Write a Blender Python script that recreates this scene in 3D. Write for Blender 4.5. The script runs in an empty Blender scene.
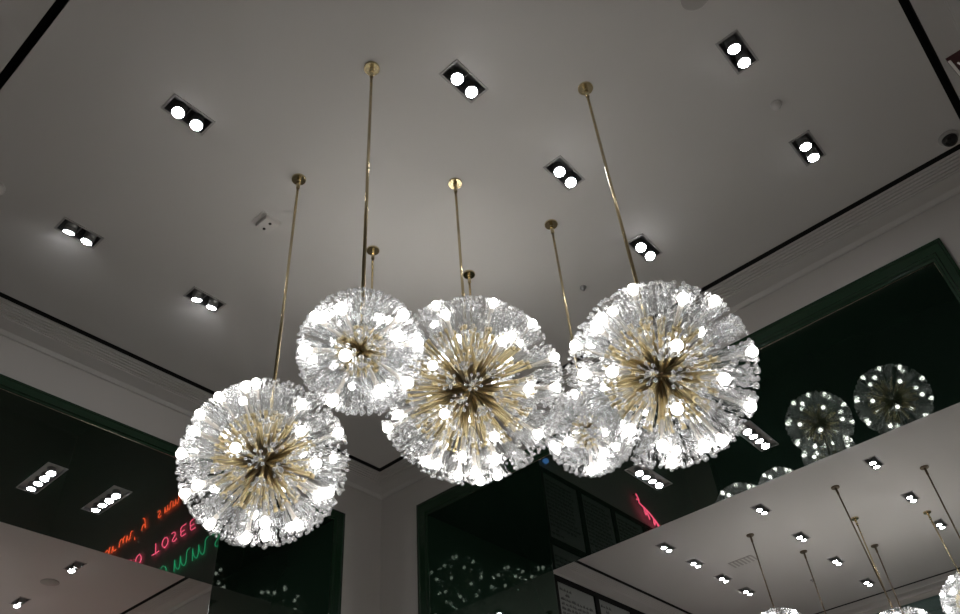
import bpy, math, random
from mathutils import Vector, Matrix, Quaternion
# ------------------------------------------------------------ camera, world, exposure
S = 4.0                      # metres from the camera up to the ceiling
EYE = 1.6                    # camera height above the floor
scene = bpy.context.scene
FPX = 801.25
CR = Matrix(((0.6629946838, -0.4613243588, -0.5895912866),
             (-0.7455535464, -0.4781391622, -0.4642551571),
             (-0.0677344712, 0.7473705758, -0.6609457344)))
cd = bpy.data.cameras.new('camera'); cam = bpy.data.objects.new('camera', cd)
scene.collection.objects.link(cam); scene.camera = cam
cd.sensor_fit = 'HORIZONTAL'; cd.sensor_width = 36; cd.lens = FPX / 960 * 36
cd.clip_start = 0.02; cd.clip_end = 100
cam.matrix_world = Matrix.Translation((0, 0, EYE)) @ CR.to_4x4()
w = bpy.data.worlds.new('world'); scene.world = w; w.use_nodes = True
w.node_tree.nodes['Background'].inputs[0].default_value = (0.8, 0.85, 1, 1)
w.node_tree.nodes['Background'].inputs[1].default_value = 0.02
scene.view_settings.view_transform = 'Standard'
scene.view_settings.look = 'None'
scene.view_settings.gamma = 1
scene.view_settings.use_curve_mapping = False
scene.view_settings.exposure = 0.20
BULB = 17.0; LAMP = 75.0
C = scene.collection
rng = random.Random(7)

def Wp(x, y, z): return Vector((x * S, y * S, EYE + z * S))
def ray(px, py): return CR @ Vector(((px - 480) / FPX, -(py - 307) / FPX, -1))
ZC = EYE + S                 # ceiling height
ZS = EYE + .884 * S          # soffit height of the portals

# ------------------------------------------------------------ materials
def mat(name, col, rough=.5, metal=0., spec=.5, noise=0, nscale=8, emit=None, estr=0, ior=None, coat=0, bump=0):
    m = bpy.data.materials.new(name); m.use_nodes = True
    nt = m.node_tree; b = nt.nodes['Principled BSDF']
    b.inputs['Base Color'].default_value = (*col, 1)
    b.inputs['Roughness'].default_value = rough
    b.inputs['Metallic'].default_value = metal
    b.inputs['Specular IOR Level'].default_value = spec
    if ior: b.inputs['IOR'].default_value = ior
    if coat: b.inputs['Coat Weight'].default_value = coat; b.inputs['Coat Roughness'].default_value = .02
    if emit:
        b.inputs['Emission Color'].default_value = (*emit, 1); b.inputs['Emission Strength'].default_value = estr
    if noise or bump:
        tc = nt.nodes.new('ShaderNodeTexCoord'); n = nt.nodes.new('ShaderNodeTexNoise')
        n.inputs['Scale'].default_value = nscale; n.inputs['Detail'].default_value = 4
        nt.links.new(tc.outputs['Object'], n.inputs['Vector'])
        if noise:
            mx = nt.nodes.new('ShaderNodeMix'); mx.data_type = 'RGBA'
            mx.inputs[6].default_value = (*[c * (1 - noise) for c in col], 1)
            mx.inputs[7].default_value = (*[min(1, c * (1 + noise)) for c in col], 1)
            nt.links.new(n.outputs['Fac'], mx.inputs[0]); nt.links.new(mx.outputs[2], b.inputs['Base Color'])
        if bump:
            bp = nt.nodes.new('ShaderNodeBump'); bp.inputs['Strength'].default_value = bump; bp.inputs['Distance'].default_value = .003
            nt.links.new(n.outputs['Fac'], bp.inputs['Height']); nt.links.new(bp.outputs[0], b.inputs['Normal'])
    return m
M = {}
M['ceiling'] = mat('ceiling_paint', (.60, .585, .57), .75, spec=.3, noise=.02, nscale=.6)
M['wall'] = mat('wall_paint', (.46, .44, .42), .8, spec=.3, noise=.03, nscale=.7)
M['cornice'] = mat('cornice_plaster', (.56, .545, .53), .75, spec=.3, noise=.02, nscale=1)
M['floor'] = mat('floor_stone', (.42, .40, .38), .35, noise=.08, nscale=2)
M['green'] = mat('green_lacquer', (.011, .028, .017), .02, ior=1.38, noise=.15, nscale=.8)
M['green'].node_tree.nodes['Principled BSDF'].inputs['Specular Tint'].default_value = (.62, .95, .74, 1)
M['greenm'] = mat('green_moulding', (.012, .036, .018), .15, ior=1.5, noise=.15, nscale=1.5)
M['greenglare'] = mat('green_lacquer_glare', (.075, .125, .115), .3, noise=.1, nscale=1)  # far wall's green lacquer, lightened to teal: glare put into the colour
M['edge'] = mat('polished_edge', (.42, .40, .30), .15, metal=1)
M['black'] = mat('black_slot', (.006, .006, .006), .8)
M['blackmetal'] = mat('black_metal', (.006, .006, .006), .7, spec=.15)
M['lampgrey'] = mat('lamp_grey', (.30, .30, .30), .35, metal=.6)
M['recess'] = mat('recess_grey', (.24, .24, .25), .5, metal=.2)
M['fframe'] = mat('fixture_frame', (.36, .35, .345), .5)
M['brass'] = mat('brass', (.64, .54, .33), .42, metal=1, noise=.15, nscale=14)
M['brassd'] = mat('dark_brass', (.30, .22, .11), .35, metal=1, noise=.2, nscale=30)
M['brassp'] = mat('polished_brass', (.62, .52, .32), .2, metal=1, noise=.08, nscale=10)
M['bronze'] = mat('dark_bronze', (.16, .12, .08), .4, metal=.8)
M['plastic'] = mat('white_plastic', (.62, .60, .58), .4)
M['grille'] = mat('speaker_grille', (.40, .385, .37), .8)
M['paper'] = mat('board_paper', (.23, .24, .23), .3)
M['ink'] = mat('ink', (.05, .05, .05), .6)
M['burgundy'] = mat('burgundy', (.045, .008, .010), .4)
M['white'] = mat('white_trim', (.7, .66, .62), .5)
M['dome'] = mat('dome_glass', (.006, .006, .006), .08)
M['bulb'] = mat('frosted_bulb', (1, 1, 1), .4, emit=(1, .955, .89), estr=BULB)
M['lens'] = mat('lamp_lens', (1, 1, 1), .4, emit=(.97, .98, 1), estr=LAMP)
M['lensoff'] = mat('unlit_lens', (.2, .2, .2), .2)
M['nred'] = mat('neon_red', (.2, .02, .01), .4, emit=(1, .10, .03), estr=9)
M['npink'] = mat('neon_pink', (.2, .02, .05), .4, emit=(1, .10, .20), estr=9)
M['ngreen'] = mat('neon_green', (.02, .2, .05), .4, emit=(.03, .60, .25), estr=3.5)
M['nblue'] = mat('neon_blue', (.02, .1, .3), .4, emit=(.12, .35, .9), estr=3)
def crystal(name, lo, hi):
    m = bpy.data.materials.new(name); m.use_nodes = True; nt = m.node_tree; nt.nodes.clear()
    out = nt.nodes.new('ShaderNodeOutputMaterial'); tr = nt.nodes.new('ShaderNodeBsdfTransparent')
    tr.inputs[0].default_value = (.97, .98, .98, 1)
    gl = nt.nodes.new('ShaderNodeBsdfGlossy'); gl.inputs['Roughness'].default_value = .12; gl.inputs[0].default_value = (.95, .96, 1, 1)
    df = nt.nodes.new('ShaderNodeBsdfDiffuse'); df.inputs[0].default_value = (.80, .80, .82, 1)
    tl = nt.nodes.new('ShaderNodeBsdfTranslucent'); tl.inputs[0].default_value = (.80, .80, .82, 1)
    a = nt.nodes.new('ShaderNodeMixShader'); a.inputs[0].default_value = .5
    nt.links.new(df.outputs[0], a.inputs[1]); nt.links.new(tl.outputs[0], a.inputs[2])
    b = nt.nodes.new('ShaderNodeMixShader'); b.inputs[0].default_value = .55
    nt.links.new(a.outputs[0], b.inputs[1]); nt.links.new(gl.outputs[0], b.inputs[2])
    lw = nt.nodes.new('ShaderNodeLayerWeight'); lw.inputs[0].default_value = .35
    mr = nt.nodes.new('ShaderNodeMapRange'); mr.inputs[3].default_value = lo; mr.inputs[4].default_value = hi
    nt.links.new(lw.outputs['Facing'], mr.inputs[0])
    c = nt.nodes.new('ShaderNodeMixShader')
    nt.links.new(mr.outputs[0], c.inputs[0]); nt.links.new(tr.outputs[0], c.inputs[1]); nt.links.new(b.outputs[0], c.inputs[2])
    nt.links.new(c.outputs[0], out.inputs[0]); return m
M['crystal'] = crystal('crystal_rod', .05, .42)
M['bead'] = crystal('cut_crystal_bead', .25, .95)
CB = ('crystal', 'bead')

# ------------------------------------------------------------ mesh helpers
class MB:
    def __init__(s): s.v = []; s.f = []; s.m = []; s.sm = []
    def add(s, vs, fs, mi=0, smooth=False, mx=None):
        o = len(s.v)
        for v in vs: s.v.append(tuple(mx @ Vector(v)) if mx else tuple(v))
        for f in fs: s.f.append(tuple(i + o for i in f)); s.m.append(mi); s.sm.append(smooth)
    def box(s, a, b, mi=0, mx=None):
        x0, y0, z0 = a; x1, y1, z1 = b
        vs = [(x0,y0,z0),(x1,y0,z0),(x1,y1,z0),(x0,y1,z0),(x0,y0,z1),(x1,y0,z1),(x1,y1,z1),(x0,y1,z1)]
        s.add(vs, [(0,3,2,1),(4,5,6,7),(0,1,5,4),(1,2,6,5),(2,3,7,6),(3,0,4,7)], mi, False, mx)
    def lathe(s, prof, n=16, mi=0, mx=None, smooth=True, cap=True):
        vs = []; fs = []
        for r, z in prof:
            for k in range(n):
                a = 2 * math.pi * k / n; vs.append((r * math.cos(a), r * math.sin(a), z))
        for i in range(len(prof) - 1):
            for k in range(n):
                k2 = (k + 1) % n; fs.append((i*n+k, i*n+k2, (i+1)*n+k2, (i+1)*n+k))
        if cap:
            fs.append(tuple(range(n))[::-1]); fs.append(tuple((len(prof)-1)*n + k for k in range(n)))
        s.add(vs, fs, mi, smooth, mx)
    def tube(s, pts, r, n=6, mi=0, cap=True):
        pts = [Vector(p) for p in pts]; vs = []; fs = []
        rr = r if isinstance(r, (list, tuple)) else [r] * len(pts)
        t0 = (pts[1] - pts[0]).normalized()
        u = t0.orthogonal().normalized()
        for i, p in enumerate(pts):
            t = (pts[min(i+1, len(pts)-1)] - pts[max(i-1, 0)]).normalized()
            u = (u - t * u.dot(t)).normalized(); vv = t.cross(u)
            for k in range(n):
                a = 2 * math.pi * k / n; vs.append(p + (u * math.cos(a) + vv * math.sin(a)) * rr[i])
        for i in range(len(pts) - 1):
            for k in range(n):
                k2 = (k + 1) % n; fs.append((i*n+k, i*n+k2, (i+1)*n+k2, (i+1)*n+k))
        if cap:
            fs.append(tuple(range(n))[::-1]); fs.append(tuple((len(pts)-1)*n + k for k in range(n)))
        s.add(vs, fs, mi, True)
    def ball(s, c, r, n=8, rings=5, mi=0, smooth=True, sz=1.):
        vs = [(c[0], c[1], c[2] - r * sz)]
        for i in range(1, rings):
            ph = -math.pi / 2 + math.pi * i / rings
            for k in range(n):
                a = 2 * math.pi * k / n
                vs.append((c[0] + r*math.cos(ph)*math.cos(a), c[1] + r*math.cos(ph)*math.sin(a), c[2] + r*sz*math.sin(ph)))
        vs.append((c[0], c[1], c[2] + r * sz)); L = len(vs) - 1; fs = []
        for k in range(n):
            k2 = (k + 1) % n
            fs.append((0, 1 + k2, 1 + k)); fs.append((L, L - n + k, L - n + k2))
            for i in range(rings - 2):
                a = 1 + i * n; fs.append((a + k, a + k2, a + n + k2, a + n + k))
        s.add(vs, fs, mi, smooth)
    def merge(s, o, mx):
        b = len(s.v)
        for v in o.v: s.v.append(tuple(mx @ Vector(v)))
        for f in o.f: s.f.append(tuple(i + b for i in f))
        s.m += o.m; s.sm += o.sm
    def mesh(s, name, mats):
        me = bpy.data.meshes.new(name); me.from_pydata(s.v, [], s.f)
        for k in (mats if isinstance(mats, (list, tuple)) else [mats]): me.materials.append(M[k])
        me.polygons.foreach_set('material_index', s.m); me.polygons.foreach_set('use_smooth', s.sm)
        me.update(); return me
def link(name, me, parent=None, loc=None, q=None, kind=None):
    o = bpy.data.objects.new(name, me); C.objects.link(o)
    if parent: o.parent = parent
    if loc is not None: o.location = loc
    if q is not None: o.rotation_mode = 'QUATERNION'; o.rotation_quaternion = q
    if kind: o['kind'] = kind
    return o
def struct(name, mb, mats, parent=None):
    return link(name, mb.mesh(name, mats), parent, kind='structure')
def tag(o, label, cat, group=None):
    o['label'] = label; o['category'] = cat
    if group: o['group'] = group
    return o
def thing(name, loc, label, cat, group=None, rz=0):
    o = bpy.data.objects.new(name, None); C.objects.link(o); o.location = loc; o.rotation_euler = (0, 0, rz)
    o.empty_display_size = .1
    return tag(o, label, cat, group)

# ------------------------------------------------------------ room plan (units of S, camera at 0,0)
R1 = (-.02, 1.25, -.213, 1.355)      # x0 x1 y0 y1
R2 = (1.73, 3.105, -.213, 1.355)
R3 = (-.02, 1.25, 1.83, 3.45)
ZT = 1.06                             # underside of the roof slab
G0, G1 = .083, .095                   # distance of the slot from the walls: outer and inner edge
FX = [  # recessed twin downlights: x, y, along y?, lens states
    (.512, .395, 0), (.748, .393, 0), (.985, .393, 0), (.748, .083, 0), (.985, .083, 0),
    (.275, .718, 0), (.282, 1.038, 0), (.518, 1.036, 0)]
FX2 = [(2.08, .395, 0), (2.355, .395, 0), (2.605, .395, 0), (2.09, .72, 0), (2.35, .72, 0), (2.61, .72, 0), (2.87, .72, 0),
       (2.09, 1.03, 0), (2.262, 1.03, 0), (2.44, 1.03, 0), (2.605, 1.03, 0)]
FX3 = [(.89, 2.195, 1), (.89, 2.51, 1)]
HX, HY = .0305, .0140                 # half size of a fixture opening

def ceiling(room, fx, n):
    x0, x1, y0, y1 = room
    g = G1
    a0, a1, b0, b1 = x0 + g, x1 - g, y0 + g, y1 - g
    holes = [(x - (HY if r else HX), x + (HY if r else HX), y - (HX if r else HY), y + (HX if r else HY)) for x, y, r in fx]
    xs = sorted(set([a0, a1] + [h[0] for h in holes] + [h[1] for h in holes]))
    ys = sorted(set([b0, b1] + [h[2] for h in holes] + [h[3] for h in holes]))
    mb = MB()
    for i in range(len(xs) - 1):
        for j in range(len(ys) - 1):
            cx, cy = (xs[i] + xs[i+1]) / 2, (ys[j] + ys[j+1]) / 2
            if any(h[0] < cx < h[1] and h[2] < cy < h[3] for h in holes): continue
            p = [Wp(xs[i], ys[j], 1), Wp(xs[i], ys[j+1], 1), Wp(xs[i+1], ys[j+1], 1), Wp(xs[i+1], ys[j], 1)]
            mb.add(p, [(0, 1, 2, 3)])
    c = struct('ceiling', mb, 'ceiling')
    # dark slot round the tray
    mb = MB()
    def ring(d0, z0, d1, z1, mi=0):
        P = lambda d, z: [Wp(x0+d, y0+d, z), Wp(x1-d, y0+d, z), Wp(x1-d, y1-d, z), Wp(x0+d, y1-d, z)]
        A, B = P(d0, z0), P(d1, z1)
        for k in range(4):
            k2 = (k + 1) % 4; mb.add([A[k], A[k2], B[k2], B[k]], [(0, 1, 2, 3)], mi)
    ring(G0, 1, G0, 1.02); ring(G0, 1.02, G1, 1.02); ring(G1, 1.02, G1, 1)
    struct('trim_%d' % (n), mb, 'black')
    mb = MB()
    prof = [(G0, 1.0)]
    d = G0; z = 1.0
    for k in range(5):
        d2 = d - .0062
        prof += [(d2, z), (d2, z + .0022), (d2 - .0012, z + .0022), (d2 - .0012, z - .0009)]
        d = d2 - .0012; z -= .0009
    prof += [(.042, z), (.042, z - .0015), (.012, z - .0040), (.004, z - .0085), (0, z - .0085)]
    flat = [(G0, 1.0), (.048, 1.0), (.048, .997), (.046, .997), (.046, z - .0015), (.012, z - .004), (.004, z - .0085), (0, z - .0085)]
    def ring2(d0, z0, d1, z1, ks):
        P = lambda d, z: [Wp(x0+d, y0+d, z), Wp(x1-d, y0+d, z), Wp(x1-d, y1-d, z), Wp(x0+d, y1-d, z)]
        A, B = P(d0, z0), P(d1, z1)
        for k in ks:
            k2 = (k + 1) % 4; mb.add([A[k], A[k2], B[k2], B[k]], [(0, 1, 2, 3)])
    for (d0, z0), (d1, z1) in zip(prof, prof[1:]): ring2(d0, z0, d1, z1, (1, 2) if n == 1 else (0, 1, 2, 3))
    if n == 1:
        for (d0, z0), (d1, z1) in zip(flat, flat[1:]): ring2(d0, z0, d1, z1, (0, 3))
    struct('trim_%d' % (n + 1), mb, 'cornice')
ceiling(R1, FX, 1); ceiling(R2, FX2, 3); ceiling(R3, FX3, 5)

def bx(name, a, b, m, extra=()):
    mb = MB()
    for p, q in [(a, b)] + list(extra):
        P, Q = Wp(*p), Wp(*q); mb.box(P, Q)
    return struct(name, mb, m)
FL = -EYE / S
# portal wall between main room and second room (opening y .02-1.195, z < .884)
bx('wall_right', (1.25, -.30, FL), (1.73, .012, ZT), 'wall',
   [((1.25, 1.203, FL), (1.73, 1.355, ZT)), ((1.25, .012, .890), (1.73, 1.203, ZT))])
# portal wall between main room and third room (opening x .12-1.10)
bx('wall_left', (-.30, 1.355, FL), (.112, 1.83, ZT), 'wall',
   [((1.108, 1.355, FL), (1.25, 1.83, ZT)), ((.112, 1.355, .890), (1.108, 1.83, ZT))])
bx('wall_corner', (1.25, 1.355, FL), (3.25, 1.83, ZT), 'wall')
bx('wall_front', (-1.5, -.30, FL), (1.25, -.213, ZT), 'wall', [((1.73, -.30, FL), (3.25, -.213, ZT))])
bx('wall_far', (3.105, -.213, FL), (3.25, 1.355, ZT), 'wall')
bx('wall_side', (1.25, 1.83, FL), (1.35, 3.55, ZT), 'wall')
bx('wall_end', (-.30, 3.45, FL), (1.25, 3.55, ZT), 'wall')
bx('wall_west', (-.12, 1.83, FL), (-.02, 3.45, ZT), 'wall')
bx('wall_back', (-1.5, -.213, FL), (-1.4, 1.355, ZT), 'wall', [((-.12, -.213, .90), (-.02, 1.355, ZT)), ((-1.4, -.213, .95), (-.12, 1.355, ZT))])
bx('wall_back', (-1.5, 1.355, FL), (-.30, 1.83, ZT), 'wall')
bx('floor', (-1.5, -.30, FL - .03), (3.25, 3.55, FL), 'floor')
mb = MB(); mb.box(Wp(-1.5, -.30, ZT), Wp(3.25, 3.55, ZT + .03)); struct('ceiling', mb, 'wall')

# green lacquer linings of the portals (soffit and jambs), with soffit openings for the four-lamp lights
SF = [(1.4975, .7395, 0), (1.525, .487, 0)]
SL = [(.535, 1.600, 1), (.676, 1.600, 1)]
SH, SW = .066, .0190
def lining(n, x0, x1, y0, y1, fx, jambs):
    holes = [(x - (SW if r else SH), x + (SW if r else SH), y - (SH if r else SW), y + (SH if r else SW)) for x, y, r in fx]
    xs = sorted(set([x0, x1] + [h[0] for h in holes] + [h[1] for h in holes]))
    ys = sorted(set([y0, y1] + [h[2] for h in holes] + [h[3] for h in holes]))
    mb = MB()
    for i in range(len(xs) - 1):
        for j in range(len(ys) - 1):
            cx, cy = (xs[i] + xs[i+1]) / 2, (ys[j] + ys[j+1]) / 2
            if any(h[0] < cx < h[1] and h[2] < cy < h[3] for h in holes): continue
            mb.add([Wp(xs[i], ys[j], .884), Wp(xs[i], ys[j+1], .884), Wp(xs[i+1], ys[j+1], .884), Wp(xs[i+1], ys[j], .884)], [(0, 1, 2, 3)])
    struct('trim_%d' % n, mb, 'green')
    for k, (a, b) in enumerate(jambs): bx('trim_%d' % (n + 1 + k), a, b, 'green')
lining(7, 1.25, 1.73, .02, 1.195, SF, [((1.25, 1.195, FL), (1.73, 1.203, .884)), ((1.25, .012, FL), (1.73, .02, .884))])
lining(10, .12, 1.10, 1.355, 1.83, SL, [((1.10, 1.355, FL), (1.108, 1.83, .884)), ((.112, 1.355, FL), (.12, 1.83, .884))])
# soffit backing above the lining
def architrave(n, axis, face, sgn, a0, a1, top, inner0, inner1, itop, m='greenm'):
    """moulded green frame on a wall face: axis 'x' = wall plane x=face, runs along y"""
    mb = MB()
    prof = [(0, .0), (0, .0055), (.16, .0062), (.22, .0042), (.62, .0042), (.68, .0060), (.80, .0060), (.86, .0022), (1, .0022), (1, 0)]
    for (t0, h0), (t1, h1) in zip(prof, prof[1:]):
        def ringpts(t, h):
            l = a0 + (inner0 - a0) * t; r = a1 + (inner1 - a1) * t; z = top + (itop - top) * t
            f = face + sgn * h
            pts = [(l, FL), (l, z), (r, z), (r, FL)]
            return [Wp(f, u, zz) if axis == 'x' else Wp(u, f, zz) for u, zz in pts]
        A, B = ringpts(t0, h0), ringpts(t1, h1)
        for k in range(3): mb.add([A[k], A[k+1], B[k+1], B[k]], [(0, 1, 2, 3)])
    struct('trim_%d' % n, mb, m)
architrave(13, 'x', 1.25, -1, -.006, 1.227, .920, .02, 1.195, .884)
architrave(14, 'y', 1.355, -1, .089, 1.131, .908, .12, 1.10, .884)
architrave(15, 'x', 1.73, 1, -.006, 1.227, .920, .02, 1.195, .884)
architrave(16, 'y', 1.83, 1, .089, 1.131, .908, .12, 1.10, .884)
architrave(17, 'x', 3.105, -1, -.10, 1.227, .967, -.07, 1.195, .915, 'greenglare')
bx('door_1', (3.100, -.07, FL), (3.1045, 1.195, .915), 'greenglare')
mb = MB(); mb.tube([Wp(1.250, .02, .884), Wp(1.250, 1.195, .884)], .0055, 8); mb.tube([Wp(1.25, .02, .884), Wp(1.73, .02, .884)], .005, 8); struct('trim_18', mb, 'edge')
mb = MB(); mb.tube([Wp(.12, 1.355, .884), Wp(1.10, 1.355, .884)], .0045, 8); struct('trim_19', mb, 'edge')

# ------------------------------------------------------------ recessed lights
def disc_lamp(tilt, az, lit, r=.036, L=.105, z=-.045):
    """gimbal lamp: body mesh and lens mesh, axis pointing down"""
    b = MB(); b.lathe([(r*.98, 0), (r*1.02, .004), (r*1.02, .03), (r*.96, .032), (r*.96, .038), (r, .04), (r, L*.8), (r*.7, L)], 20)
    l = MB(); l.lathe([(r*.93, -.0015), (r*.93, .004)], 20)
    return b.mesh('lamp_housing', 'lampgrey'), l.mesh('lamp_lens', 'lens' if lit else 'lensoff')
LB, LL = disc_lamp(0, 0, True); LBo, LLo = disc_lamp(0, 0, False)
def fixture_meshes(hx, hy, fr, depth):
    f = MB()
    for a, b in [((-hx-fr, -hy-fr, -.004), (hx+fr, -hy, .001)), ((-hx-fr, hy, -.004), (hx+fr, hy+fr, .001)),
                 ((-hx-fr, -hy, -.004), (-hx, hy, .001)), ((hx, -hy, -.004), (hx+fr, hy, .001))]: f.box(a, b)
    r = MB(); t = .0005
    A = [(-hx, -hy), (hx, -hy), (hx, hy), (-hx, hy)]
    for k in range(4):
        p, q = A[k], A[(k+1) % 4]
        r.add([(p[0], p[1], 0), (q[0], q[1], 0), (q[0], q[1], depth), (p[0], p[1], depth)], [(0, 1, 2, 3)])
    r.add([(x, y, depth) for x, y in A], [(0, 1, 2, 3)])
    for sx in (-hx * .02,): r.box((sx - .003, -hy, .03), (sx + .003, hy, .034))
    return f.mesh('frame', 'fframe'), r.mesh('recess', 'recess')
F2 = fixture_meshes(HX * S, HY * S, .013, .14)
F4 = fixture_meshes(SH * S, SW * S, .008, .13)
lr = random.Random(3)
def fixture(name, x, y, z, rot, label, group, meshes, offs, tilts, lit, drop=.045, rs=1.):
    t = thing(name, Wp(x, y, z), label, 'ceiling light', group, math.pi / 2 if rot else 0)
    link('frame', meshes[0], t); link('recess', meshes[1], t)
    for o, (ta, aa), on in zip(offs, tilts, lit):
        h0 = Vector((x, y)).normalized(); h0 = Vector((h0.x * math.cos(aa) - h0.y * math.sin(aa), h0.x * math.sin(aa) + h0.y * math.cos(aa)))
        if rot: h0 = Vector((h0.y, -h0.x))
        q = Quaternion((h0.y, -h0.x, 0), ta)
        h = link('lamp_housing', LB, t, (o, 0, -drop), q)
        h.scale = (rs, rs, 1)
        link('lamp_lens', LL if on else LLo, h)
names1 = ['x',
          'main ceiling twin downlight just left of the tall right-hand rod',
          'twin downlight right beside the rod of the right-hand chandelier',
          'twin downlight nearest the top right corner of the main ceiling',
          'twin downlight left of the dome camera, beyond the small round detector',
          'twin downlight upper left, left of the lowest chandelier and its canopy',
          'twin downlight furthest left in the main ceiling, above the left slot',
          'twin downlight below the white twin-hole sensor, nearest the left slot']
names1[0] = 'twin downlight at top centre between the two tallest brass canopies'
tl1 = [(-.25, .2), (-.3, .1), (-.4, .0), (.10, .4), (.08, .3), (-.22, -.3), (.42, .1), (.36, -.2)]
for k, (x, y, r) in enumerate(FX):
    ta, aa = tl1[k]
    fixture('twin_downlight', x, y, 1, r, names1[k], 'twin downlights in the main ceiling', F2, (-.060, .060),
            [(ta, aa), (ta * (.7 + .5 * lr.random()), aa + .5)], (1, 1), .04)
rows = {.395: 'right row', .72: 'middle row', 1.03: 'row by the boards'}
pos = {0: 'first from the green portal', 1: 'second from the green portal', 2: 'third from the green portal', 3: 'fourth from the green portal'}
cnt = {}
for k, (x, y, r) in enumerate(FX2):
    i = cnt.get(y, 0); cnt[y] = i + 1
    fixture('twin_downlight', x, y, 1, r, 'far right ceiling twin downlight, %s, %s' % (rows[y], pos[i]),
            'twin downlights in the far right ceiling', F2, (-.058, .058),
            [(-.06, lr.uniform(-.8, .8)), (.0, 0)], (1, 1), .035, .84)
fixture('twin_downlight', FX3[0][0], FX3[0][1], 1, 1, 'downlight with one lit lamp beside the left soffit edge, above the round speaker',
        'downlights in the far left ceiling', F2, (.052, -.058), [(-.25, .8), (.2, 0)], (1, 0), .04)
fixture('twin_downlight', FX3[1][0], FX3[1][1], 1, 1, 'downlight with one lit lamp in the bottom left corner, below the round speaker',
        'downlights in the far left ceiling', F2, (.052, -.058), [(-.25, .8), (.2, 0)], (1, 0), .04)
o4 = (-.168, -.058, .050, .162)
sl = ['four-lamp light in the right green soffit, nearer the boards', 'four-lamp light in the right green soffit, half hidden behind the right-hand chandelier']
for k, (x, y, r) in enumerate(SF):
    fixture('four_lamp_downlight', x, y, .884, r, sl[k], 'four-lamp lights in the right soffit', F4, o4,
            [(-.2, .5), (.05, .4), (.08, 0), (-.25, 0)], (1, 1, 1, 1), .03, .97)
sl = ['four-lamp light in the left green soffit, at the left edge of the photo', 'four-lamp light in the left green soffit, nearer the neon lettering']
for k, (x, y, r) in enumerate(SL):
    fixture('four_lamp_downlight', x, y, .884, r, sl[k], 'four-lamp lights in the left soffit', F4, o4,
            [(-.25, .6), (-.2, 0), (0, .4), (.05, 0)], (1, 1, 1, 1), .03, .97)

# ------------------------------------------------------------ ceiling devices
mb = MB(); mb.box((-.055, -.052, -.006), (.060, .052, 0))
t = thing('ceiling_sensor', Wp(.478, .806, 1), 'square white twin-hole sensor block on the main ceiling left of the long rod', 'sensor'); t.scale = (1.2, 1.2, 1.2)
link('base_plate', mb.mesh('base_plate', 'plastic'), t)
mb = MB(); mb.box((-.030, -.048, -.030), (.055, .048, -.006)); mb.box((-.027, -.045, -.034), (.052, .045, -.030))
bd = link('sensor_body', mb.mesh('sensor_body', 'plastic'), t)
for px, py in ((.012, -.026), (.012, .026)):
    mb = MB(); mb.lathe([(.0085, 0), (.0085, .003)], 14); link('sensor_eye', mb.mesh('sensor_eye', 'black'), bd, (px, py, -.0355))
def disc_device(name, x, y, prof, label, cat, m, n=28):
    mb = MB(); mb.lathe(prof, n); o = link(name, mb.mesh(name, m), None, Wp(x, y, 1)); return tag(o, label, cat)
disc_device('smoke_detector', .870, .083, [(.034, 0), (.034, -.012), (.026, -.02), (.024, -.03), (.0, -.031)][::-1], 'small round white detector on the main ceiling between two twin downlights', 'detector', 'plastic')
disc_device('ceiling_speaker', .632, .085, [(.078, 0), (.078, -.005), (.07, -.007), (0, -.0072)][::-1], 'round flush speaker grille at the top edge of the photo', 'speaker', 'grille')
disc_device('ceiling_speaker', .890, 2.335, [(.10, 0), (.10, -.004), (.09, -.006), (0, -.0062)][::-1], 'round flush speaker grille between two downlights in the far left ceiling', 'speaker', 'grille')
disc_device('smoke_detector', .148, 1.035, [(.05, 0), (.05, -.02), (.04, -.034), (0, -.036)][::-1], 'round detector cut off by the left edge of the photo', 'detector', 'plastic')
disc_device('sprinkler_rosette', .990, .532, [(.026, 0), (.024, -.008), (.012, -.014), (.010, -.03), (0, -.031)][::-1], 'small dark sprinkler on the main ceiling left of the tall right-hand rod', 'sprinkler', 'lampgrey')
disc_device('sprinkler_rosette', 2.70, .84, [(.03, 0), (.028, -.008), (.012, -.014), (.010, -.03), (0, -.031)][::-1], 'small dark sprinkler on the far right ceiling above the slot', 'sprinkler', 'lampgrey')
t = thing('dome_camera', Wp(1.128, -.093, 1), 'dark dome security camera in the top right corner of the main ceiling', 'camera')
mb = MB(); mb.lathe([(.062, 0), (.062, -.012), (.054, -.018), (.05, -.018)][::-1], 28); link('camera_ring', mb.mesh('camera_ring', 'grille'), t)
mb = MB(); mb.ball((0, 0, -.022), .047, 24, 14); link('camera_dome', mb.mesh('camera_dome', 'dome'), t)
t = thing('access_panel', Wp(2.375, .925, 1), 'square flush grille panel in the far right ceiling between two rods', 'vent')
mb = MB(); mb.box((-.10, -.16, -.004), (.10, .16, 0)); link('panel_plate', mb.mesh('panel_plate', 'grille'), t)
mb = MB()
for k in range(6): mb.box((-.09, -.14 + k * .05, -.008), (.09, -.12 + k * .05, -.004))
link('panel_slats', mb.mesh('panel_slats', 'plastic'), t)
# burgundy blade sign on the near wall
t = thing('blade_sign', Wp(.845, -.167, .845), 'dark burgundy blade sign with pale edge at the top right edge of the photo', 'sign')
mb = MB(); mb.box((-.012, -.15, -.5), (.012, .195, .075)); sg = link('sign_panel', mb.mesh('sign_panel', 'burgundy'), t)
mb = MB(); mb.box((-.016, .182, -.5), (-.012, .195, .045)); mb.tube([(-.015, .165, 0), (-.015, .13, -.16), (-.015, .08, -.25)], .005, 6)
link('pale_edge', mb.mesh('pale_edge', 'white'), sg)

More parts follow.
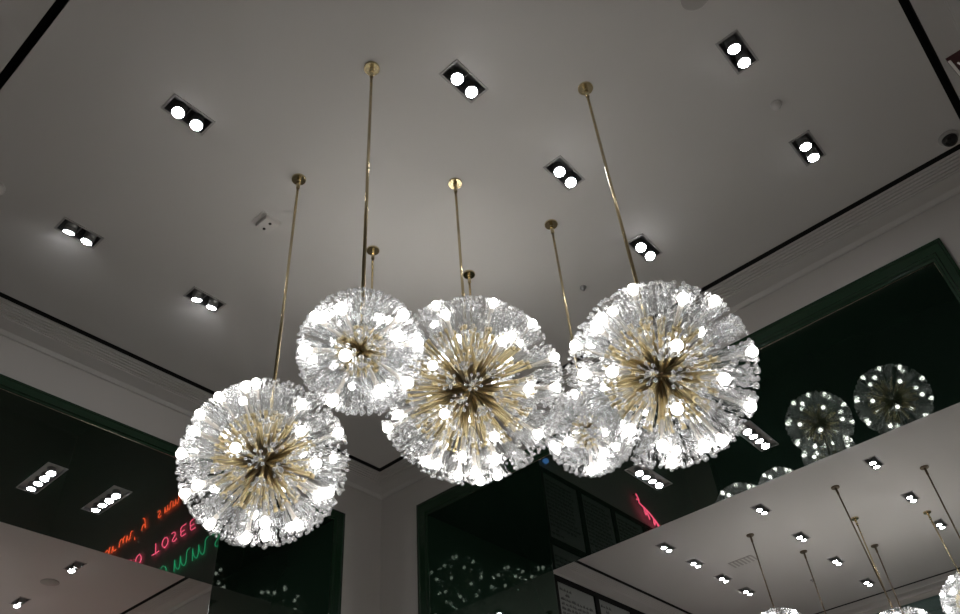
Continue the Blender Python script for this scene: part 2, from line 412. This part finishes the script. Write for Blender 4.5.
# ------------------------------------------------------------ writing boards on the far right room's left wall
br = random.Random(11)
bxs = [(1.952, 2.170), (2.170, 2.378), (2.378, 2.590), (2.590, 2.80)]
bl = ['black framed writing board beside the green jamb, first of the row', 'black framed writing board second from the green jamb',
      'black framed writing board third from the green jamb', 'black framed writing board at the far end of the row']
for k, (u0, u1) in enumerate(bxs):
    t = thing('writing_board', Wp((u0+u1)/2, 1.3535, .41), bl[k], 'board', 'framed writing boards on the far wall')
    W = (u1 - u0) * S / 2; H = (.984 - .41) * S; mid = (.67 - .41) * S; e = .045
    mb = MB()
    for a, b in [((-W, -.035, 0), (-W+e, 0, H)), ((W-e, -.035, 0), (W, 0, H)), ((-W+e, -.035, 0), (W-e, 0, 1.4*e)), ((-W+e, -.035, H-1.4*e), (W-e, 0, H)), ((-W+e, -.033, mid-e), (W-e, 0, mid+e))]: mb.box(a, b)
    link('frame', mb.mesh('frame', 'blackmetal'), t)
    for z0, z1 in ((1.4*e, mid-e), (mid+e, H-1.4*e)):
        mb = MB(); mb.box((-W+e, -.012, z0), (W-e, -.002, z1)); pn = link('panel', mb.mesh('panel', 'paper'), t)
        mb = MB(); z = z1 - .09; line = 0
        while z > z0 + .08:
            x = -W + e + .06; xe = W - e - .08 - br.random() * .12
            if line == 0: xe = x + .22
            if line == 1: x += .10; xe = x + .03
            while x < xe:
                wl = .025 + br.random() * .07; n = max(2, int(wl / .018)); pts = []
                for i in range(n * 2 + 1):
                    pts.append((x + wl * i / (2*n), -.0125, z + (.024 if i % 2 else -.006) * (.5 + br.random()) + (x + W) * .0))
                mb.tube(pts, 0.0052, 3, cap=False); x += wl + .022
            z -= .058; line += 1
        link('handwriting', mb.mesh('handwriting', 'ink'), pn, kind='stuff')

# ------------------------------------------------------------ neon lettering
GL = {  # strokes in a unit box
 'a': [[(.7,.6),(.35,.7),(.05,.35),(.3,0),(.65,.3),(.7,.65),(.7,.05),(.85,0)]],
 'r': [[(.1,.65),(.15,0),(.2,.4),(.5,.68),(.7,.6)]],
 'u': [[(.1,.65),(.1,.2),(.35,0),(.6,.2),(.65,.65),(.65,.1),(.85,0)]],
 'm': [[(.0,.65),(.0,0),(.05,.45),(.25,.68),(.35,.5),(.35,0),(.4,.45),(.6,.68),(.72,.5),(.72,.05),(.9,0)]],
 'n': [[(.05,.65),(.1,0),(.15,.45),(.45,.68),(.6,.45),(.62,.05),(.8,0)]],
 'o': [[(.4,.68),(.05,.4),(.3,0),(.65,.3),(.4,.68)]],
 's': [[(.6,.6),(.3,.7),(.15,.5),(.5,.25),(.35,0),(.05,.08)]],
 'i': [[(.25,.65),(.2,.1),(.4,0)]],
 'y': [[(.1,.65),(.15,.3),(.4,.2),(.6,.65)],[(.6,.65),(.4,-.3),(.1,-.4)]],
 "'": [[(.25,1.05),(.2,.8)]],
 'O': [[(.45,1),(.05,.6),(.2,.05),(.6,0),(.85,.5),(.7,.9),(.45,1)]],
 'T': [[(0,.95),(.45,1),(.85,.95)],[(.45,1),(.4,.0)]],
 'S': [[(.75,.85),(.45,1),(.15,.8),(.6,.4),(.5,.05),(.1,.05)]],
 'E': [[(.7,.95),(.15,.98),(.12,.5),(.55,.52)],[(.12,.5),(.1,.03),(.7,0)]],
 'G': [[(.8,.85),(.45,1),(.05,.6),(.2,.05),(.6,0),(.8,.4),(.45,.42)]],
 'C': [[(.85,.8),(.5,1),(.05,.55),(.25,.02),(.8,.15)]],
 'l': [[(.1,.1),(.5,.9),(.3,1.0),(.15,.1),(.4,0)]],
}
def smooth(pts, it=2):
    for _ in range(it):
        q = [pts[0]]
        for a, b in zip(pts, pts[1:]):
            q += [tuple(a[i]*.75+b[i]*.25 for i in (0, 1)), tuple(a[i]*.25+b[i]*.75 for i in (0, 1))]
        pts = q + [pts[-1]]
    return pts
def neon_line(parent, text, y0, z0, y1, z1, h, m, gap=.25, name='neon_word', r=.006, x=1.243):
    """text on the plane x, running from y0 (left) to y1 (right), heights in metres"""
    n = len(text); L = abs(y1 - y0) * S; cw = L / n
    words = text.split(' '); i = 0
    for wd in words:
        mb = MB()
        for ch in wd:
            for st in GL[ch]:
                pts = []
                for (u, v) in smooth(st):
                    s = (i + u * (1 - gap * .3)) / n
                    sl = v * h * .25
                    pts.append((x * S, (y0 + (y1 - y0) * s) * S - sl, EYE + (z0 + (z1 - z0) * s) * S + v * h))
                mb.tube(pts, r, 5)
            i += 1
        i += 1
        link(name, mb.mesh(name, m), parent)
t = tag(bpy.data.objects.new('neon_sign', None), 'neon script in red, pink and green, mirrored in the left green soffit', 'neon sign'); C.objects.link(t)
neon_line(t, "arun'y smmi", 2.84, .392, 2.31, .350, .19, 'nred')
neon_line(t, 'GO TOSEE', 2.645, .503, 2.215, .490, .16, 'npink')
neon_line(t, 'Comms', 2.52, .600, 2.02, .590, .33, 'ngreen', r=.005)
t = thing('neon_figure', Wp(2.63, 1.335, .35), 'small pink neon leaping figure mirrored in the right green soffit', 'neon sign')
mb = MB()
for st in ([(-.28,-.20),(-.22,-.12),(-.25,-.06),(-.12,-.03),(.02,.02),(.16,.10),(.30,.20)], [(-.12,-.03),(-.10,.12),(-.04,.02)], [(-.06,0),(.0,.14)], [(.12,.08),(.10,.22),(.17,.12)], [(.20,.13),(.26,.28),(.28,.18)], [(-.22,-.12),(-.30,-.10)]):
    mb.tube([(a, 0, b) for a, b in smooth(st)], .010, 6)
link('neon_tube', mb.mesh('neon_tube', 'npink'), t)
mb = MB(); mb.tube([(-.28, .0, -.2), (-.28, .06, -.2)], .006, 6); mb.tube([(.30, .0, .2), (.30, .06, .2)], .006, 6); link('neon_bracket', mb.mesh('neon_bracket', 'blackmetal'), t)
t = thing('blue_lamp', Wp(1.99, 1.345, .378), 'small blue glowing lamp mirrored at the front of the right soffit', 'lamp')
mb = MB(); mb.ball((0, 0, 0), .045, 16, 10, sz=.8); link('lamp_globe', mb.mesh('lamp_globe', 'nblue'), t)
mb = MB(); mb.box((-.03, .02, -.03), (.03, .0385, .03)); link('lamp_base', mb.mesh('lamp_base', 'blackmetal'), t)

# ------------------------------------------------------------ chandeliers
def spray(L, seed, flare=.036, nb=8, center=True, bead=.0085, rr=.0027):
    r = random.Random(seed); mb = MB()
    ph = r.random() * 6.28
    for k in range(nb):
        a = ph + 2 * math.pi * k / nb; fl = flare * (.88 + .24 * r.random()); l = L * (.93 + .09 * r.random())
        p0 = Vector((math.cos(a) * .006, math.sin(a) * .006, 0)); p1 = Vector((math.cos(a) * fl, math.sin(a) * fl, l))
        mb.tube([p0, p1], [rr * .8, rr * 1.1], 4, cap=False)
        mb.ball(p1, bead * (.85 + .3 * r.random()), 6, 4, 1)
    if center:
        mb.tube([(0, 0, 0), (0, 0, L * .72)], .004, 4, cap=False); mb.ball((0, 0, L * .76), .0125, 6, 4, 1, smooth=False)
        for k in range(2):     # shorter inner stems
            a = ph + .4 + 2 * math.pi * k / 2; p1 = Vector((math.cos(a) * flare * .5, math.sin(a) * flare * .5, L * (.5 + .3 * r.random())))
            mb.tube([(0, 0, 0), p1], rr, 4, cap=False); mb.ball(p1, bead * .8, 6, 4, 1)
    return mb
LG = .140
SPR = [spray(LG, s) for s in (1, 2, 3)]; SPRm = [s.mesh('crystal_spray', CB) for s in SPR]
RING = spray(LG, 9, flare=.043, center=False); RINGm = RING.mesh('crystal_spray', CB)
mb = MB(); mb.ball((0, 0, 0), .0225, 20, 12); mb.lathe([(.010, -.032), (.011, -.022)], 12); BULBm = mb.mesh('bulb', 'bulb')
mb = MB(); mb.lathe([(.006, -LG + .01), (.009, -LG + .02), (.009, -.05), (.0115, -.048), (.0115, -.026), (.009, -.024)], 10); SOCKm = mb.mesh('bulb_socket', 'white')
def spoke_mb(r0, r1):
    mb = MB(); mb.tube([(0, 0, r0), (0, 0, r1)], .0072, 6); mb.lathe([(.0075, r1 - .018), (.0105, r1 - .012), (.0115, r1 + .004)], 8); return mb
def fib(n):
    out = []
    for i in range(n):
        z = 1 - 2 * (i + .5) / n; a = i * 2.399963; s = math.sqrt(1 - z * z); out.append(Vector((s * math.cos(a), s * math.sin(a), z)))
    return out
UP = Vector((0, 0, 1))
def qz(d, spin=0): return UP.rotation_difference(d) @ Quaternion((0, 0, 1), spin)
CACHE = {}
def chandelier(cx, cy, cz, kx, ky, R, label, group, seed, bulbs_px=None, nb=26, full=True, N=150, rodm='brassp'):
    """centre (plan), canopy (plan), radius in metres"""
    r = random.Random(seed)
    cen = Wp(cx, cy, cz); can = Wp(kx, ky, 1)
    t = thing('crystal_chandelier', can, label, 'chandelier', group)
    mb = MB(); mb.lathe([(.0425, -.013), (.0445, -.010), (.0445, 0)], 36, smooth=False); mb.lathe([(.012, -.03), (.013, -.013)], 16); link('canopy', mb.mesh('canopy', rodm), t)
    mb = MB(); v = cen - can; mb.tube([(0, 0, -.015), tuple(v)], .0085, 10); mb.tube([(0,0,-.02), tuple(v.normalized() * .09)], .012, 10); link('hanging_rod', mb.mesh('hanging_rod', rodm), t)
    up = (can - cen).normalized()
    mb = MB(); mb.ball((0, 0, 0), R * .13, 20, 12)
    for k in range(6): mb.lathe([(.02, 0), (.02, R * .15), (.012, R * .17)], 10, mx=Quaternion((1, 0, 0), k * 1.05).to_matrix().to_4x4())
    link('core', mb.mesh('core', 'brassd'), t, v)
    r1 = R - LG - .004; key = round(R, 3)
    if key not in CACHE: s = spoke_mb(R * .1, r1); CACHE[key] = (s, s.mesh('brass_spoke', 'brass'))
    smb, sm = CACHE[key]
    dirs = [d for d in fib(N) if d.dot(up) < .985]
    dirs = [(d + Vector((r.uniform(-1, 1), r.uniform(-1, 1), r.uniform(-1, 1))) * .03).normalized() for d in dirs]
    bd = []
    if bulbs_px:
        for px, py in bulbs_px:
            d = ray(px, py).normalized(); oc = Vector((0, 0, EYE)) - cen
            b = oc.dot(d); c = oc.length_squared - (R * .97) ** 2; disc = b * b - c
            tt = -b - math.sqrt(disc) if disc > 0 else -b
            bd.append((oc + d * tt).normalized())
    tocam = (Vector((0, 0, EYE)) - cen).normalized()
    extra = [d for d in fib(nb)]; r.shuffle(extra)
    for d in extra:
        if d.dot(up) > .95: continue
        if bulbs_px and d.dot(tocam) > -.38: continue
        bd.append(d)
    used = []
    for b in bd:
        k = max((k for k in range(len(dirs)) if k not in used), key=lambda k: dirs[k].dot(b)); dirs[k] = b; used.append(k)
    us = set(used)
    order = sorted(range(len(dirs)), key=lambda k: -dirs[k].dot(tocam))
    sprays = MB(); spokes = MB(); n = 0
    for k in order:
        d = dirs[k]; q = qz(d, r.random() * 6.28); base = v + d * (R - LG)
        isb = k in us
        if isb:
            so = link('bulb', BULBm, t, v + d * (R - .012), q); 
            if full: link('bulb_socket', SOCKm, so)
        if full and n < 100:
            link('brass_spoke', sm, t, v, q); link('crystal_spray', RINGm if isb else SPRm[k % 3], t, base, q); n += 1
        else:
            mx = Matrix.Translation(v) @ q.to_matrix().to_4x4(); spokes.merge(smb, mx)
            mx = Matrix.Translation(base) @ q.to_matrix().to_4x4(); sprays.merge(RING if isb else SPR[k % 3], mx)
    if spokes.v:
        link('brass_spoke', spokes.mesh('brass_spokes', 'brass'), t, kind='stuff'); link('crystal_spray', sprays.mesh('crystal_sprays', CB), t, kind='stuff')
    return t
def zc(ox, oy, s, L): return [(ox + a / s, oy + b / s) for a, b in L]
b1 = zc(160, 360, 3.07, [(170,97),(262,80),(435,135),(118,163),(103,218),(232,270),(433,218),(548,222),(62,288),(480,318),(115,385),(70,412),(490,415),(518,408),(152,505),(322,500),(425,508),(262,548),(325,540),(292,45)])
b2 = zc(290, 230, 3.23, [(165,250),(368,272),(80,278),(348,340),(415,362),(43,388),(178,405),(383,495),(292,525),(135,555)])
b3 = zc(380, 260, 2.558, [(140,108),(168,140),(290,110),(335,195),(313,208),(397,155),(452,247),(449,325),(135,270),(380,330),(165,393),(45,395),(20,430),(210,503),(145,522),(243,543),(297,508),(300,550),(258,573),(117,515),(405,445),(293,452),(200,550)])
b4 = zc(540, 260, 2.67, [(245,70),(382,102),(475,97),(150,180),(163,155),(366,228),(575,243),(93,228),(192,298),(117,305),(493,318),(565,392),(366,398),(328,498),(440,497),(352,540),(488,482),(240,455)])
b5 = zc(540, 260, 2.67, [(173,460),(38,500),(75,485),(137,565),(173,515),(165,550),(90,355),(205,500)])
g = 'chandeliers in the main room cluster'
chandelier(.465, .703, .4965, .460, .699, .380, 'large crystal starburst chandelier, lowest and furthest left of the cluster', g, 1, b1, 40)
chandelier(.405, .472, .494, .406, .473, .243, 'small crystal starburst chandelier between the left large one and the biggest one', g, 2, b2, 16, N=84)
chandelier(.640, .532, .596, .639, .531, .472, 'biggest crystal starburst chandelier at the centre of the cluster', g, 3, b3, 44, N=185)
chandelier(.646, .279, .484, .643, .275, .384, 'large crystal starburst chandelier furthest right, nearest the camera', g, 4, b4, 40)
chandelier(.822, .478, .586, .820, .476, .240, 'small crystal starburst chandelier tucked between the biggest and the right-hand one', g, 5, b5, 16, N=84)
chandelier(.6475, .7326, .775, .6475, .7326, .248, 'small crystal chandelier on the short rod hidden behind the small left one', g, 6, None, 22, False, N=96)
chandelier(.8085, .6590, .785, .8106, .6566, .248, 'small crystal chandelier on the short rod hidden behind the biggest one', g, 7, None, 22, False, N=96)
g = 'chandeliers in the far right room'
R2C = [(2.137, .497, .573, 2.132, .521, .36, 'far right room chandelier just peeping up left of the one cut by the corner'),
       (2.495, .384, .732, 2.494, .395, .32, 'far right room chandelier cut by the bottom right corner of the photo'),
       (2.222, .816, .694, 2.219, .820, .34, 'far right room chandelier on the leftmost far rod at the bottom edge'),
       (2.209, .304, .558, 2.213, .309, .40, 'far right room chandelier on the rod at the right edge, mirrored in the green soffit'),
       (2.362, .556, .560, 2.362, .559, .32, 'far right room chandelier on the brass rod just right of the long dark rod'),
       (2.600, .590, .560, 2.600, .591, .30, 'far right room chandelier on the shorter far rod right of the brass one'),
       (2.460, .760, .560, 2.460, .762, .30, 'far right room chandelier on the thin rod right of the leftmost far rod')]
for k, a in enumerate(R2C): chandelier(*a[:6], a[6], g, 20 + k, None, 26, False, N=120, rodm='brassp' if k in (1, 4) else 'bronze')
# chandeliers added out of view to brighten the far left room's ceiling
for k, (x, y, z) in enumerate([(.46, 2.76, .56), (.66, 2.66, .50), (.24, 2.90, .52), (.40, 2.52, .58), (.56, 2.98, .50)]):
    chandelier(x, y, z, x, y, .38, 'added out-of-view crystal starburst chandelier brightening the far left room beyond the left portal', 'added out-of-view chandeliers in the far left room', 40 + k, None, 26, False, N=70)
